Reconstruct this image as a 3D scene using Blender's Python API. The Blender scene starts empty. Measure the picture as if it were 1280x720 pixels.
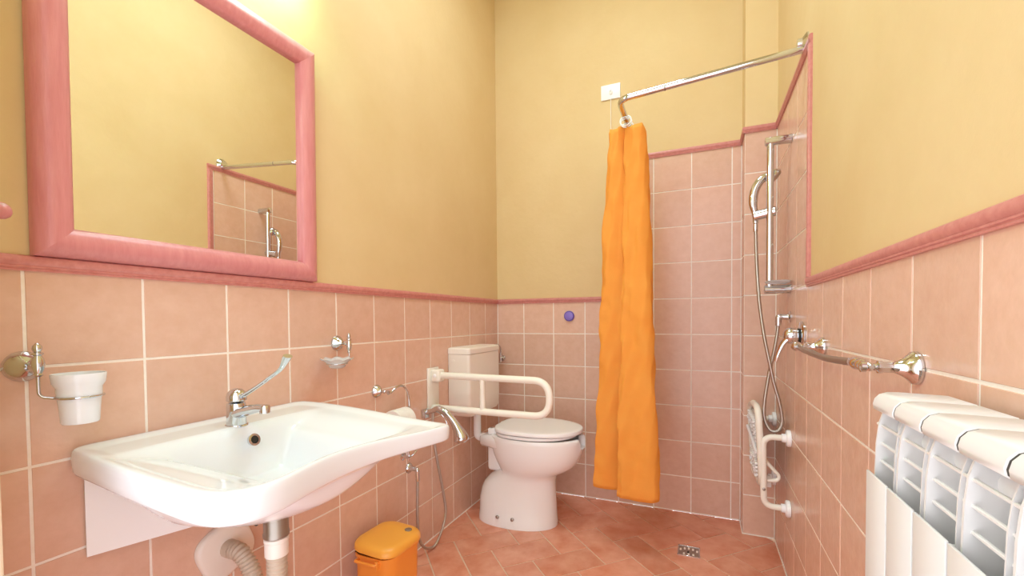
import bpy, bmesh, math, random
from math import sin, cos, pi, radians, sqrt
from mathutils import Vector, Matrix
random.seed(7)
SC = bpy.context.scene
COL = SC.collection

# ------------------------------------------------------------------ camera, sky, lights, exposure
W = 1.5715                                     # room width: left wall x=0, right wall x=W, back wall y=0, floor z=0
camd = bpy.data.cameras.new('camera')
cam = bpy.data.objects.new('camera', camd)
COL.objects.link(cam)
camd.sensor_width = 36.0
camd.lens = 542.54 * 36.0 / 1280.0
camd.shift_x = (640 - 646.78) / 1280.0
camd.shift_y = (414.01 - 360) / 1280.0
camd.clip_start = 0.02
cR = Vector((0.9212, 0.3890, -0.00818)); cU = Vector((-0.002357, 0.026614, 0.999643)); cF = Vector((-0.38908, 0.92085, -0.025434))
cam.matrix_world = Matrix(((cR.x, cU.x, -cF.x, 1.2343), (cR.y, cU.y, -cF.y, -2.5886), (cR.z, cU.z, -cF.z, 1.0863), (0, 0, 0, 1)))
SC.camera = cam

world = bpy.data.worlds.new('daylight')
SC.world = world
world.use_nodes = True
WORLD_BG = world.node_tree.nodes['Background']
WORLD_BG.inputs['Color'].default_value = (0.96, 0.97, 1.03, 1)
WORLD_BG.inputs['Strength'].default_value = 2.45

def area(name, loc, rot, sx, sy, power, color):
    d = bpy.data.lights.new(name, 'AREA'); d.shape = 'RECTANGLE'; d.size = sx; d.size_y = sy
    d.energy = power; d.color = color
    o = bpy.data.objects.new(name, d); o.location = loc; o.rotation_euler = rot
    COL.objects.link(o)
    return o
CEIL_FILL_POWER, TUBE_STRENGTH = 17.0, 78.0  # added ceiling fill power, mirror tube emission

vs = SC.view_settings
vs.view_transform = 'Standard'; vs.look = 'None'; vs.gamma = 1.0; vs.use_curve_mapping = False
vs.exposure = 0.03

# ------------------------------------------------------------------ helpers
def lin(r, g, b):
    f = lambda c: (c / 255.0) / 12.92 if c / 255.0 <= 0.04045 else ((c / 255.0 + 0.055) / 1.055) ** 2.4
    return (f(r), f(g), f(b), 1.0)

def base_mat(name, rgb, rough=0.5, metal=0.0, spec=0.5):
    m = bpy.data.materials.new(name); m.use_nodes = True
    b = m.node_tree.nodes['Principled BSDF']
    b.inputs['Base Color'].default_value = lin(*rgb)
    b.inputs['Roughness'].default_value = rough
    b.inputs['Metallic'].default_value = metal
    b.inputs['Specular IOR Level'].default_value = spec
    return m, m.node_tree.nodes, m.node_tree.links, b

def grained(name, c1, c2, scale, rough, bump=0.0, bscale=None, metal=0.0, spec=0.5, vary=0.0, stretch=None, detail=4.0, contrast=(0.3, 0.7), rough2=None):
    """noise-mottled material; vary = per-object brightness variation"""
    m, N, L, b = base_mat(name, c1, rough, metal, spec)
    tc = N.new('ShaderNodeTexCoord'); src = tc.outputs['Object']
    if stretch:
        mp = N.new('ShaderNodeMapping'); mp.inputs['Scale'].default_value = stretch
        L.new(src, mp.inputs['Vector']); src = mp.outputs['Vector']
    oi = N.new('ShaderNodeObjectInfo')
    if vary > 0:
        vm = N.new('ShaderNodeVectorMath'); vm.operation = 'ADD'
        sc = N.new('ShaderNodeVectorMath'); sc.operation = 'SCALE'; sc.inputs['Scale'].default_value = 37.0
        cx = N.new('ShaderNodeCombineXYZ')
        for i in range(3): L.new(oi.outputs['Random'], cx.inputs[i])
        L.new(cx.outputs[0], sc.inputs[0]); L.new(src, vm.inputs[0]); L.new(sc.outputs[0], vm.inputs[1]); src = vm.outputs[0]
    n = N.new('ShaderNodeTexNoise'); n.inputs['Scale'].default_value = scale; n.inputs['Detail'].default_value = detail
    n.inputs['Roughness'].default_value = 0.6
    L.new(src, n.inputs['Vector'])
    mr = N.new('ShaderNodeMapRange'); mr.inputs['From Min'].default_value = contrast[0]; mr.inputs['From Max'].default_value = contrast[1]
    L.new(n.outputs['Fac'], mr.inputs['Value'])
    mx = N.new('ShaderNodeMix'); mx.data_type = 'RGBA'
    mx.inputs['A'].default_value = lin(*c1); mx.inputs['B'].default_value = lin(*c2)
    L.new(mr.outputs['Result'], mx.inputs['Factor'])
    out = mx.outputs['Result']
    if vary > 0:
        hs = N.new('ShaderNodeHueSaturation')
        vr = N.new('ShaderNodeMapRange'); vr.inputs['To Min'].default_value = 1 - vary; vr.inputs['To Max'].default_value = 1 + vary
        L.new(oi.outputs['Random'], vr.inputs['Value']); L.new(vr.outputs['Result'], hs.inputs['Value'])
        L.new(out, hs.inputs['Color']); out = hs.outputs['Color']
    L.new(out, b.inputs['Base Color'])
    if bump > 0:
        n2 = N.new('ShaderNodeTexNoise'); n2.inputs['Scale'].default_value = bscale or scale; n2.inputs['Detail'].default_value = 3.0
        L.new(src, n2.inputs['Vector'])
        bp = N.new('ShaderNodeBump'); bp.inputs['Strength'].default_value = 1.0; bp.inputs['Distance'].default_value = bump
        L.new(n2.outputs['Fac'], bp.inputs['Height']); L.new(bp.outputs['Normal'], b.inputs['Normal'])
    return m

M = {}
M['plaster'] = grained('yellow_plaster', (228, 202, 154), (221, 192, 141), 2.2, 0.75, 0.0012, 34, spec=0.25, detail=6)
M['tile'] = grained('pink_tile', (228, 189, 168), (221, 179, 156), 26, 0.26, 0.0011, 42, spec=0.5, vary=0.035)
M['grout'] = grained('white_grout', (252, 244, 234), (246, 234, 222), 60, 0.85, spec=0.2)
M['floor_grout'] = grained('floor_grout', (238, 212, 190), (224, 196, 172), 60, 0.85, spec=0.2)
M['floor_tile'] = grained('terracotta', (234, 172, 146), (212, 130, 98), 9, 0.36, 0.0010, 60, spec=0.45, vary=0.07, detail=8)
M['trim'] = grained('pink_listello', (214, 144, 136), (200, 124, 118), 70, 0.35, 0.0004, 90, vary=0.03)
M['frame'] = grained('pink_wood', (220, 146, 146), (208, 128, 130), 14, 0.34, 0.0003, 60, stretch=(6, 6, 0.7), detail=8)
M['ceiling'] = grained('ceiling_paint', (240, 228, 190), (234, 220, 180), 3, 0.9)
M['casing'] = grained('cream_paint', (226, 206, 176), (218, 196, 164), 8, 0.5)
M['ceramic'] = base_mat('white_ceramic', (236, 237, 240), 0.10, 0, 0.5)[0]
M['ceramic'].node_tree.nodes['Principled BSDF'].inputs['Coat Weight'].default_value = 0.1
M['ceramic'].node_tree.nodes['Principled BSDF'].inputs['Coat Roughness'].default_value = 0.03
M['toilet_ceramic'] = base_mat('toilet_ceramic', (250, 249, 248), 0.12, 0, 0.5)[0]
M['white_plastic'] = base_mat('white_plastic', (250, 249, 250), 0.25)[0]
M['cream_plastic'] = base_mat('cream_plastic', (244, 234, 224), 0.3)[0]
M['white_enamel'] = base_mat('white_enamel', (244, 238, 226), 0.22)[0]
M['radiator'] = base_mat('radiator_enamel', (230, 228, 225), 0.3)[0]
M['chrome'] = base_mat('chrome', (214, 218, 222), 0.07, 1.0)[0]
M['steel'] = base_mat('brushed_steel', (190, 184, 176), 0.28, 1.0)[0]
M['grey_metal'] = base_mat('grey_metal', (168, 158, 148), 0.35, 0.9)[0]
M['dark_rubber'] = base_mat('dark_rubber', (66, 62, 58), 0.7)[0]
M['mirror'] = base_mat('mirror_glass', (248, 246, 240), 0.0, 1.0)[0]
M['dark'] = base_mat('dark_gap', (28, 24, 20), 0.6)[0]
M['paper'] = grained('toilet_paper', (246, 243, 238), (238, 234, 228), 40, 0.9, 0.0005, 90)
M['card'] = base_mat('cardboard', (190, 150, 112), 0.8)[0]
M['orange_plastic'] = base_mat('orange_plastic', (250, 158, 62), 0.32)[0]
M['orange_lid'] = base_mat('orange_lid_plastic', (250, 176, 70), 0.35)[0]
M['purple'] = base_mat('violet_plastic', (104, 84, 178), 0.35)[0]
M['violet_face'] = base_mat('pale_violet_plastic', (140, 118, 206), 0.35)[0]
M['beige_plastic'] = base_mat('beige_plastic', (206, 186, 166), 0.42)[0]
M['red_wood'] = grained('varnished_red_wood', (186, 92, 84), (168, 72, 62), 40, 0.3)
M['soap'] = base_mat('white_soap', (244, 240, 234), 0.4)[0]

def glass_mat(name, rgb, rough):
    m, N, L, b = base_mat(name, rgb, rough)
    b.inputs['Transmission Weight'].default_value = 1.0; b.inputs['IOR'].default_value = 1.45
    return m
M['glass'] = glass_mat('clear_glass', (250, 250, 250), 0.08)
M['glass'].node_tree.nodes['Principled BSDF'].inputs['Transmission Weight'].default_value = 0.55

M['clear'] = glass_mat('clear_acrylic', (252, 252, 252), 0.02)
def fabric_mat():
    m, N, L, b = base_mat('orange_fabric', (244, 150, 40), 0.7, 0, 0.2)
    tc = N.new('ShaderNodeTexCoord')
    n = N.new('ShaderNodeTexNoise'); n.inputs['Scale'].default_value = 14; n.inputs['Detail'].default_value = 5
    L.new(tc.outputs['Object'], n.inputs['Vector'])
    mx = N.new('ShaderNodeMix'); mx.data_type = 'RGBA'
    mx.inputs['A'].default_value = lin(255, 184, 86); mx.inputs['B'].default_value = lin(253, 165, 70)
    L.new(n.outputs['Fac'], mx.inputs['Factor'])
    L.new(mx.outputs['Result'], b.inputs['Base Color'])
    n2 = N.new('ShaderNodeTexNoise'); n2.inputs['Scale'].default_value = 20; n2.inputs['Detail'].default_value = 3
    L.new(tc.outputs['Object'], n2.inputs['Vector'])
    bp = N.new('ShaderNodeBump'); bp.inputs['Distance'].default_value = 0.004; L.new(n2.outputs['Fac'], bp.inputs['Height']); L.new(bp.outputs['Normal'], b.inputs['Normal'])
    tr = N.new('ShaderNodeBsdfTranslucent'); tr.inputs['Color'].default_value = lin(255, 188, 80)
    ms = N.new('ShaderNodeMixShader'); ms.inputs['Fac'].default_value = 0.25
    out = N['Material Output']
    L.new(b.outputs[0], ms.inputs[1]); L.new(tr.outputs[0], ms.inputs[2]); L.new(ms.outputs[0], out.inputs['Surface'])
    return m
M['fabric'] = fabric_mat()

def emit_mat(name, rgb, strength):
    m, N, L, b = base_mat(name, rgb, 0.5)
    b.inputs['Emission Color'].default_value = lin(*rgb); b.inputs['Emission Strength'].default_value = strength
    return m
M['tube_glow'] = emit_mat('fluorescent_tube', (170, 255, 222), TUBE_STRENGTH)
M['diffuser_glow'] = emit_mat('lamp_diffuser', (255, 246, 226), 3.0)  # glow of the added ceiling fill

ROOTLOC = {}
def wloc(o):
    v = Vector((0, 0, 0))
    while o is not None:
        v += o.location; o = o.parent
    return v

def obj(name, bm, mat, parent=None, smooth=True, angle=40):
    """bm is in world coordinates; the mesh is stored relative to its parent"""
    if parent is not None:
        bmesh.ops.translate(bm, verts=bm.verts, vec=-wloc(parent))
    bmesh.ops.recalc_face_normals(bm, faces=bm.faces)
    me = bpy.data.meshes.new(name); bm.to_mesh(me); bm.free()
    if isinstance(mat, (list, tuple)):
        for m in mat: me.materials.append(M[m])
    else:
        me.materials.append(M[mat])
    if smooth:
        me.polygons.foreach_set('use_smooth', [True] * len(me.polygons))
        me.set_sharp_from_angle(angle=radians(angle))
    o = bpy.data.objects.new(name, me); COL.objects.link(o)
    o.parent = parent
    return o

def tag(o, label, cat, group=None):
    o['label'] = label; o['category'] = cat
    if group: o['group'] = group
    return o

def thing(name, label, cat, loc, group=None):
    o = bpy.data.objects.new(name, None); COL.objects.link(o); o.location = loc; o.empty_display_size = 0.05
    return tag(o, label, cat, group)

def struct(name, bm, mat, smooth=False, label=None):
    o = obj(name, bm, mat, None, smooth); o['kind'] = 'structure'
    if label: o['label'] = label
    return o

def BM(): return bmesh.new()

def box(bm, lo, hi, bevel=0.0, seg=2):
    lo = Vector(lo); hi = Vector(hi)
    r = bmesh.ops.create_cube(bm, size=1.0)
    vs_ = r['verts']; c = (lo + hi) / 2; s = hi - lo
    for v in vs_: v.co = Vector((v.co.x * s.x, v.co.y * s.y, v.co.z * s.z)) + c
    if bevel > 0:
        es = list({e for v in vs_ for e in v.link_edges})
        bmesh.ops.bevel(bm, geom=es, offset=bevel, segments=seg, affect='EDGES', profile=0.5)
    return bm

def loft(bm, rings, cap0=True, cap1=True, closed=True):
    vr = [[bm.verts.new(p) for p in r] for r in rings]
    n = len(vr[0])
    for a, b in zip(vr[:-1], vr[1:]):
        for i in range(n if closed else n - 1):
            j = (i + 1) % n
            try: bm.faces.new((a[i], a[j], b[j], b[i]))
            except ValueError: pass
    if cap0: bm.faces.new(list(reversed(vr[0])))
    if cap1: bm.faces.new(vr[-1])
    return vr

def spline(pts, n=8):
    P = [Vector(p) for p in pts]
    if len(P) < 3: return P
    out = []
    for i in range(len(P) - 1):
        p0 = P[i - 1] if i > 0 else P[0] * 2 - P[1]
        p1, p2 = P[i], P[i + 1]
        p3 = P[i + 2] if i + 2 < len(P) else P[-1] * 2 - P[-2]
        for k in range(n):
            t = k / n
            out.append(0.5 * ((2 * p1) + (p2 - p0) * t + (2 * p0 - 5 * p1 + 4 * p2 - p3) * t * t + (3 * p1 - p0 - 3 * p2 + p3) * t ** 3))
    out.append(P[-1])
    return out

def bend(pts, rad, n=7):
    """polyline with its inner corners rounded to the given radius"""
    P = [Vector(p) for p in pts]; out = [P[0]]
    for i in range(1, len(P) - 1):
        a = (P[i - 1] - P[i]); b = (P[i + 1] - P[i])
        r = min(rad, a.length * 0.49, b.length * 0.49)
        s = P[i] + a.normalized() * r; e = P[i] + b.normalized() * r
        for k in range(n + 1):
            t = k / n
            out.append(s * (1 - t) ** 2 + P[i] * 2 * t * (1 - t) + e * t * t)
    out.append(P[-1])
    return out

def tube(bm, pts, r, seg=12, caps=True, flat=None):
    """r: number or list per point; flat=(sx,sy) squashes the section"""
    P = [Vector(p) for p in pts]; n = len(P)
    R = r if isinstance(r, (list, tuple)) else [r] * n
    T = []
    for i in range(n):
        t = (P[min(i + 1, n - 1)] - P[max(i - 1, 0)])
        T.append(t.normalized() if t.length > 1e-9 else Vector((0, 0, 1)))
    up = Vector((0, 0, 1)) if abs(T[0].z) < 0.9 else Vector((1, 0, 0))
    nrm = (up - T[0] * up.dot(T[0])).normalized()
    rings = []
    for i in range(n):
        nrm = (nrm - T[i] * nrm.dot(T[i])).normalized()
        bn = T[i].cross(nrm)
        fx, fy = flat or (1, 1)
        rings.append([P[i] + nrm * (R[i] * fx * cos(2 * pi * k / seg)) + bn * (R[i] * fy * sin(2 * pi * k / seg)) for k in range(seg)])
    loft(bm, rings, caps, caps)
    return bm

def lathe(bm, origin, axis, prof, seg=24):
    """prof: list of (radius, distance along axis)"""
    o = Vector(origin); a = Vector(axis).normalized()
    u = (Vector((0, 0, 1)) if abs(a.z) < 0.9 else Vector((1, 0, 0))); u = (u - a * u.dot(a)).normalized(); v = a.cross(u)
    rings = [[o + a * h + u * (max(r, 1e-4) * cos(2 * pi * k / seg)) + v * (max(r, 1e-4) * sin(2 * pi * k / seg)) for k in range(seg)] for r, h in prof]
    loft(bm, rings)
    return bm

def sstep(a, b, x):
    t = min(1, max(0, (x - a) / (b - a))); return t * t * (3 - 2 * t)

# ------------------------------------------------------------------ room shell
T = 0.2
ZTR = 1.192                                    # underside of the lower trim
ZTALL = 1.996                                  # underside of the trim above the shower tiles
XP, YP = 1.4315, -0.155                        # pilaster in the right back corner
YEDGE = -0.834                                 # where the tall shower tiles end on the right wall
XTALL = 0.786                                  # where the tall shower tiles start on the back wall
H = 3.35; YF = -2.30; D = 0.0018                # ceiling height, front wall, tile thickness

def wall(name, polys):
    """polys: list of (material index, corner points)"""
    bm = BM()
    for mi, pts in polys:
        f = bm.faces.new([bm.verts.new(p) for p in pts]); f.material_index = mi
    me = bpy.data.meshes.new(name); bm.to_mesh(me); bm.free()
    me.materials.append(M['plaster']); me.materials.append(M['grout'])
    o = bpy.data.objects.new(name, me); COL.objects.link(o); o['kind'] = 'structure'
    return o

g = 0.0008
YB = -2.62
wl = wall('wall_left', [(1, [(-D, YB, 0), (-D, D, 0), (-D, D, 1.205), (-D, YB, 1.205)]),
                        (0, [(-D, YB, 1.205), (-D, D, 1.205), (-D, D, H), (-D, YB, H)])])
wb = wall('wall_back', [(1, [(-D, D, 0), (XTALL, D, 0), (XTALL, D, 1.205), (-D, D, 1.205)]),
                        (0, [(-D, D, 1.205), (XTALL, D, 1.205), (XTALL, D, H), (-D, D, H)]),
                        (1, [(XTALL, D, 0), (XP + .05, D, 0), (XP + .05, D, 2.01), (XTALL, D, 2.01)]),
                        (0, [(XTALL, D, 2.01), (W + .05, D, 2.01), (W + .05, D, H), (XTALL, D, H)])])
wr = wall('wall_right', [(1, [(W + D, YB, 0), (W + D, D, 0), (W + D, D, 1.205), (W + D, YB, 1.205)]),
                         (1, [(W + D, YEDGE, 1.205), (W + D, D, 1.205), (W + D, D, 2.01), (W + D, YEDGE, 2.01)]),
                         (0, [(W + D, YB, 1.205), (W + D, YEDGE, 1.205), (W + D, YEDGE, 2.01), (W + D, YB, 2.01)]),
                         (0, [(W + D, YB, 2.01), (W + D, D, 2.01), (W + D, D, H), (W + D, YB, H)])])
wp = wall('wall_pilaster', [(1, [(XP + D, D, 0), (XP + D, YP + D, 0), (XP + D, YP + D, 2.01), (XP + D, D, 2.01)]),
                            (1, [(XP + D, YP + D, 0), (W + D, YP + D, 0), (W + D, YP + D, 2.01), (XP + D, YP + D, 2.01)]),
                            (0, [(XP + D, D, 2.01), (XP + D, YP + D, 2.01), (XP + D, YP + D, H), (XP + D, D, H)]),
                            (0, [(XP + D, YP + D, 2.01), (W + D, YP + D, 2.01), (W + D, YP + D, H), (XP + D, YP + D, H)])])
# front wall: stub beside the doorway and the lintel over it
bm = BM(); box(bm, (-D, YF - 0.13, 0), (0.265, YF, H)); box(bm, (0.265, YF - 0.13, 2.6), (W + D, YF, H)); struct('wall_front', bm, 'plaster')
bm = BM()
box(bm, (0.205, YF - 0.14, 0), (0.275, YF + 0.002, 2.6), 0.004)
box(bm, (0.275, YF - 0.14, 2.57), (W - 0.02, YF + 0.002, 2.6), 0.004)
d1 = struct('door_1', bm, 'casing', label='cream painted door casing at the left edge of the doorway')
bm = BM(); box(bm, (-D, YB, H), (W + D, D, H + 0.03)); struct('ceiling', bm, 'ceiling')

# wall tiles, each one an object; alike pieces share their mesh
TILE_MESH = {}
def tile_mesh(w, h, t=D, gap=0.0058, bev=0.0009, mat='tile'):
    key = (round(w, 4), round(h, 4), mat)
    if key in TILE_MESH: return TILE_MESH[key]
    bm = BM(); a, b = (w - gap) / 2, (h - gap) / 2
    def ring(i, z): return [bm.verts.new((sx * (a - i), sy * (b - i), z)) for sx, sy in ((-1, -1), (1, -1), (1, 1), (-1, 1))]
    r = [ring(0, -t * 0.98), ring(0, -bev), ring(bev * 0.35, -bev * 0.35), ring(bev, 0)]
    for p, q in zip(r[:-1], r[1:]):
        for i in range(4): bm.faces.new((p[i], p[(i + 1) % 4], q[(i + 1) % 4], q[i]))
    bm.faces.new(r[-1]); bm.faces.new(list(reversed(r[0])))
    me = bpy.data.meshes.new('tile'); bm.to_mesh(me); bm.free(); me.materials.append(M[mat])
    TILE_MESH[key] = me
    return me

def put_tile(parent, c, right, up, w, h):
    right = Vector(right); up = Vector(up); nrm = right.cross(up)
    o = bpy.data.objects.new('tile', tile_mesh(w, h)); COL.objects.link(o); o.parent = parent
    j = lambda s: random.uniform(-s, s)
    nn = (nrm + right * j(0.0022) + up * j(0.0022)).normalized(); rr = (right - nn * right.dot(nn)).normalized(); uu = nn.cross(rr)
    m = Matrix((rr, uu, nn)).transposed().to_4x4(); m.translation = Vector(c) - nrm * random.uniform(0, 0.0005)
    o.matrix_local = m

def tile_field(parent, lines, rows, place, right, up):
    for a, b in zip(lines[:-1], lines[1:]):
        for c, d in zip(rows[:-1], rows[1:]):
            put_tile(parent, place((a + b) / 2, (c + d) / 2), right, up, b - a, d - c)

low = [0, .2, .4, .6, .8, 1.0, 1.2]
tall = [1.2, 1.4, 1.6, 1.8, 2.0]
yl = [-2.30] + [-2.176 + T * k for k in range(11)] + [0]
tile_field(wl, yl, low, lambda a, c: (0, a, c), (0, 1, 0), (0, 0, 1))
xb = [0] + [0.186 + T * k for k in range(7)] + [XP]
tile_field(wb, xb, low, lambda a, c: (a, 0, c), (1, 0, 0), (0, 0, 1))
tile_field(wb, xb[4:], tall, lambda a, c: (a, 0, c), (1, 0, 0), (0, 0, 1))
yr = [-2.30] + [-2.228 + T * k for k in range(11)] + [YP]
tile_field(wr, yr, low, lambda a, c: (W, a, c), (0, -1, 0), (0, 0, 1))
tile_field(wr, yr[8:], tall, lambda a, c: (W, a, c), (0, -1, 0), (0, 0, 1))
tile_field(wp, [XP, W], low + tall[1:], lambda a, c: (a, YP, c), (1, 0, 0), (0, 0, 1))
tile_field(wp, [YP, 0], low + tall[1:], lambda a, c: (XP, a, c), (0, -1, 0), (0, 0, 1))

# floor: herringbone terracotta, laid at 45 degrees
bm = BM(); box(bm, (-D, YB, -0.06), (W + D, D, -0.004)); fl = struct('floor', bm, 'floor_grout')
S2 = sqrt(0.5)
def to_xy(a, b): return ((a - b) * S2, (a + b) * S2)
def clip(poly, fn):
    out = []
    for i in range(len(poly)):
        p, q = poly[i], poly[(i + 1) % len(poly)]; fp, fq = fn(p), fn(q)
        if fp >= 0: out.append(p)
        if fp * fq < 0:
            t = fp / (fp - fq); out.append((p[0] + (q[0] - p[0]) * t, p[1] + (q[1] - p[1]) * t))
    return out
PA, PB, A0, B0 = 0.1440, 0.1545, -0.318, -0.930
def floor_tile(i, j, di, dj):
    gp = 0.0033
    a0, a1 = A0 + i * PA + gp, A0 + (i + di) * PA - gp
    b0, b1 = B0 + j * PB + gp, B0 + (j + dj) * PB - gp
    poly = [to_xy(a0, b0), to_xy(a1, b0), to_xy(a1, b1), to_xy(a0, b1)]
    for fn in (lambda p: p[0] - 0.002, lambda p: W - 0.002 - p[0], lambda p: -0.003 - p[1], lambda p: p[1] - YB - .01):
        poly = clip(poly, fn)
        if len(poly) < 3: return
    ar = abs(sum(poly[k][0] * poly[(k + 1) % len(poly)][1] - poly[(k + 1) % len(poly)][0] * poly[k][1] for k in range(len(poly)))) / 2
    if ar < 2e-4: return
    cx = sum(p[0] for p in poly) / len(poly); cy = sum(p[1] for p in poly) / len(poly)
    if cx > XP + .03 and cy > YP + .03: return
    zt = -random.uniform(0.0002, 0.0009)
    bm = BM()
    def ring(k, z):
        return [Vector((cx + (p[0] - cx) * (1 - k), cy + (p[1] - cy) * (1 - k), z)) for p in poly]
    loft(bm, [ring(0, -0.0039), ring(0, zt - 0.0012), ring(0.012, zt)])
    bmesh.ops.translate(bm, verts=bm.verts, vec=(-cx, -cy, 0))
    o = obj('tile', bm, 'floor_tile', None, False); o.location = (cx, cy, 0); o.parent = fl
for i in range(-16, 14):
    for j in range(-14, 14):
        s = (i + j) % 4
        if s == 0: floor_tile(i, j, 2, 1)
        elif s == 2: floor_tile(i, j, 1, 2)

# pink trims: a moulded section swept along a line; n = direction out of the wall
TRIMN = [0]
def trim(p0, p1, out, side, h=0.031, d=0.0125):
    """the section lies between the line p0-p1 and the line shifted by h along side"""
    TRIMN[0] += 1
    p0, p1, out, side = Vector(p0), Vector(p1), Vector(out), Vector(side)
    prof = [(0, 0), (0.62, 0), (0.66, 0.09), (0.55, 0.13), (0.55, 0.17), (0.74, 0.22), (0.74, 0.30), (0.66, 0.34), (0.84, 0.42), (1.0, 0.58), (1.0, 0.76), (0.86, 0.92), (0.55, 1.0), (0, 1.0)]
    bm = BM()
    loft(bm, [[p + out * (a * d) + side * (b * h) for a, b in prof] for p in (p0, p1)])
    o = obj('trim_%d' % TRIMN[0], bm, 'trim', None, True, 30); o['kind'] = 'structure'
    return o
Z = Vector((0, 0, 1))
trim((-D, -2.30, ZTR), (-D, 0, ZTR), (1, 0, 0), Z)
trim((0, D, ZTR), (XTALL, D, ZTR), (0, -1, 0), Z)
trim((XTALL - 0.031, D, ZTR + .031), (XTALL - 0.031, D, ZTALL + .031), (0, -1, 0), (1, 0, 0))
trim((XTALL, D, ZTALL), (XP + D, D, ZTALL), (0, -1, 0), Z)
trim((XP + D, D, ZTALL), (XP + D, YP - 0.008, ZTALL), (-1, 0, 0), Z)
trim((XP - 0.008, YP + D, ZTALL), (W, YP + D, ZTALL), (0, -1, 0), Z)
trim((W + D, YP, ZTALL), (W + D, YEDGE - 0.031, ZTALL), (-1, 0, 0), Z)
trim((W + D, YEDGE, ZTALL), (W + D, YEDGE, ZTR + .031), (-1, 0, 0), (0, -1, 0))
trim((W + D, YEDGE, ZTR), (W + D, -2.30, ZTR), (-1, 0, 0), Z)
# sealant line where the walls meet the floor
bm = BM()
for lo, hi in (((0, YF, 0), (.004, 0, .004)), ((0, -.004, 0), (XP, 0, .005)), ((XP - .004, YP, 0), (XP, 0, .005)), ((XP - .004, YP - .004, 0), (W, YP, .005)), ((W - .004, YF, 0), (W, YP, .005))):
    box(bm, lo, hi)
struct('trim_10', bm, 'grout')

# ------------------------------------------------------------------ mirror
mt = thing('mirror', 'large wall mirror in a broad rounded pink wooden frame above the washbasin', 'mirror', (0, -1.8225, 1.2235))
y0, y1, z0, z1, fw = -2.166, -1.479, 1.2235, 1.993, 0.062
TILT = 0.010
def tl(p):                                       # top of the mirror leans into the room
    return Vector((p[0] + (p[2] - z0) * TILT, p[1], p[2]))
sec = [(0.0, 0.0), (0.0, 0.014), (0.03, 0.021), (0.15, 0.029), (0.35, 0.0345), (0.55, 0.035), (0.75, 0.031), (0.90, 0.025), (0.97, 0.020), (1.0, 0.014), (1.0, 0.0)]
cor_o = [(y0, z0), (y1, z0), (y1, z1), (y0, z1)]
cor_i = [(y0 + fw, z0 + fw), (y1 - fw, z0 + fw), (y1 - fw, z1 - fw), (y0 + fw, z1 - fw)]
for k in range(4):
    bm = BM(); rings = []
    for c in (k, (k + 1) % 4):
        o_, i_ = cor_o[c], cor_i[c]
        rings.append([tl((0.0015 + x, o_[0] + (i_[0] - o_[0]) * s, o_[1] + (i_[1] - o_[1]) * s)) for s, x in sec])
    loft(bm, rings)
    obj('frame_rail', bm, 'frame', mt, True, 50)
bm = BM(); box(bm, (0.003, y0 + fw - .004, z0 + fw - .004), (0.010, y1 - fw + .004, z1 - fw + .004))
for v in bm.verts: v.co = tl(v.co)
obj('mirror_glass', bm, 'mirror', mt, False)

# ------------------------------------------------------------------ washbasin
wbt = thing('washbasin', 'wide white ceramic washbasin with a concave front fixed to the left wall', 'washbasin', (0, -1.84, 0.82))
def rim_z(x, y):                                  # the far arm dips slightly towards its tip
    return 0.825 - 0.017 * sstep(0.05, 0.62, x) * sstep(-2.0, -1.6, y) - 0.008 * sstep(0.1, 0.6, x)
corners = [((0.001, -2.125), .045), ((0.30, -2.158), .3), ((0.60, -2.172), .13), ((0.528, -1.85), .17), ((0.607, -1.553), .04), ((0.30, -1.54), .2), ((0.001, -1.54), .03)]
def round_outline(cs, n=10):
    out = []; m = len(cs)
    for i in range(m):
        p = Vector(cs[i][0]); a = Vector(cs[i - 1][0]) - p; b = Vector(cs[(i + 1) % m][0]) - p
        r = min(cs[i][1], a.length * .48, b.length * .48); s = p + a.normalized() * r; e = p + b.normalized() * r
        for k in range(n + 1):
            t = k / n; out.append(s * (1 - t) ** 2 + p * 2 * t * (1 - t) + e * t * t)
    return out
raw = round_outline(corners)
# resample evenly
def resample(pl, n):
    pl = [Vector(p) for p in pl] + [Vector(pl[0])]; d = [0]
    for a, b in zip(pl[:-1], pl[1:]): d.append(d[-1] + (b - a).length)
    out = []; k = 0
    for i in range(n):
        t = d[-1] * i / n
        while d[k + 1] < t: k += 1
        s = (t - d[k]) / max(1e-9, d[k + 1] - d[k]); out.append(pl[k] + (pl[k + 1] - pl[k]) * s)
    return out
OUT = resample(raw, 200)
BC = Vector((0.33, -1.86))
def bowl(x, y):
    front = 0.555 - 0.035 * sstep(-2.05, -1.88, y)
    sx = sstep(0.152, 0.185, x) * (1 - sstep(front - 0.15, front, x))
    deep = 0.085 * sx * sstep(-2.03, -1.955, y) * (1 - sstep(-1.765, -1.70, y))
    # sloping draining shelves either side of the bowl
    e = sstep(0.135, 0.165, x) * (1 - sstep(front - 0.045, front, x))
    shelf = e * (0.004 * sstep(-2.145, -2.105, y) * (1 - sstep(-1.61, -1.57, y)) + 0.034 * sstep(-2.12, -1.97, y) * (1 - sstep(-1.72, -1.60, y)))
    return deep + shelf
def under(x, y):
    q = ((x - 0.265) / 0.31) ** 2 + ((y + 1.885) / (0.285 if y < -1.885 else 0.27)) ** 2
    return 0.130 * (max(0.0, 1 - q) ** 0.95)
bm = BM(); rings = []
fr = [0.01] + [0.03 * k for k in range(1, 28)] + [0.855, 0.87, 0.885, 0.90, 0.915, 0.93, 0.945, 0.957, 0.967]
for f in fr:
    r = []
    for p in OUT:
        q = BC + (p - BC) * f
        r.append(Vector((q.x, q.y, rim_z(q.x, q.y) - bowl(q.x, q.y) - 0.006 * (1 - sstep(0.86, 0.96, f)))))
    rings.append(r)
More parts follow.
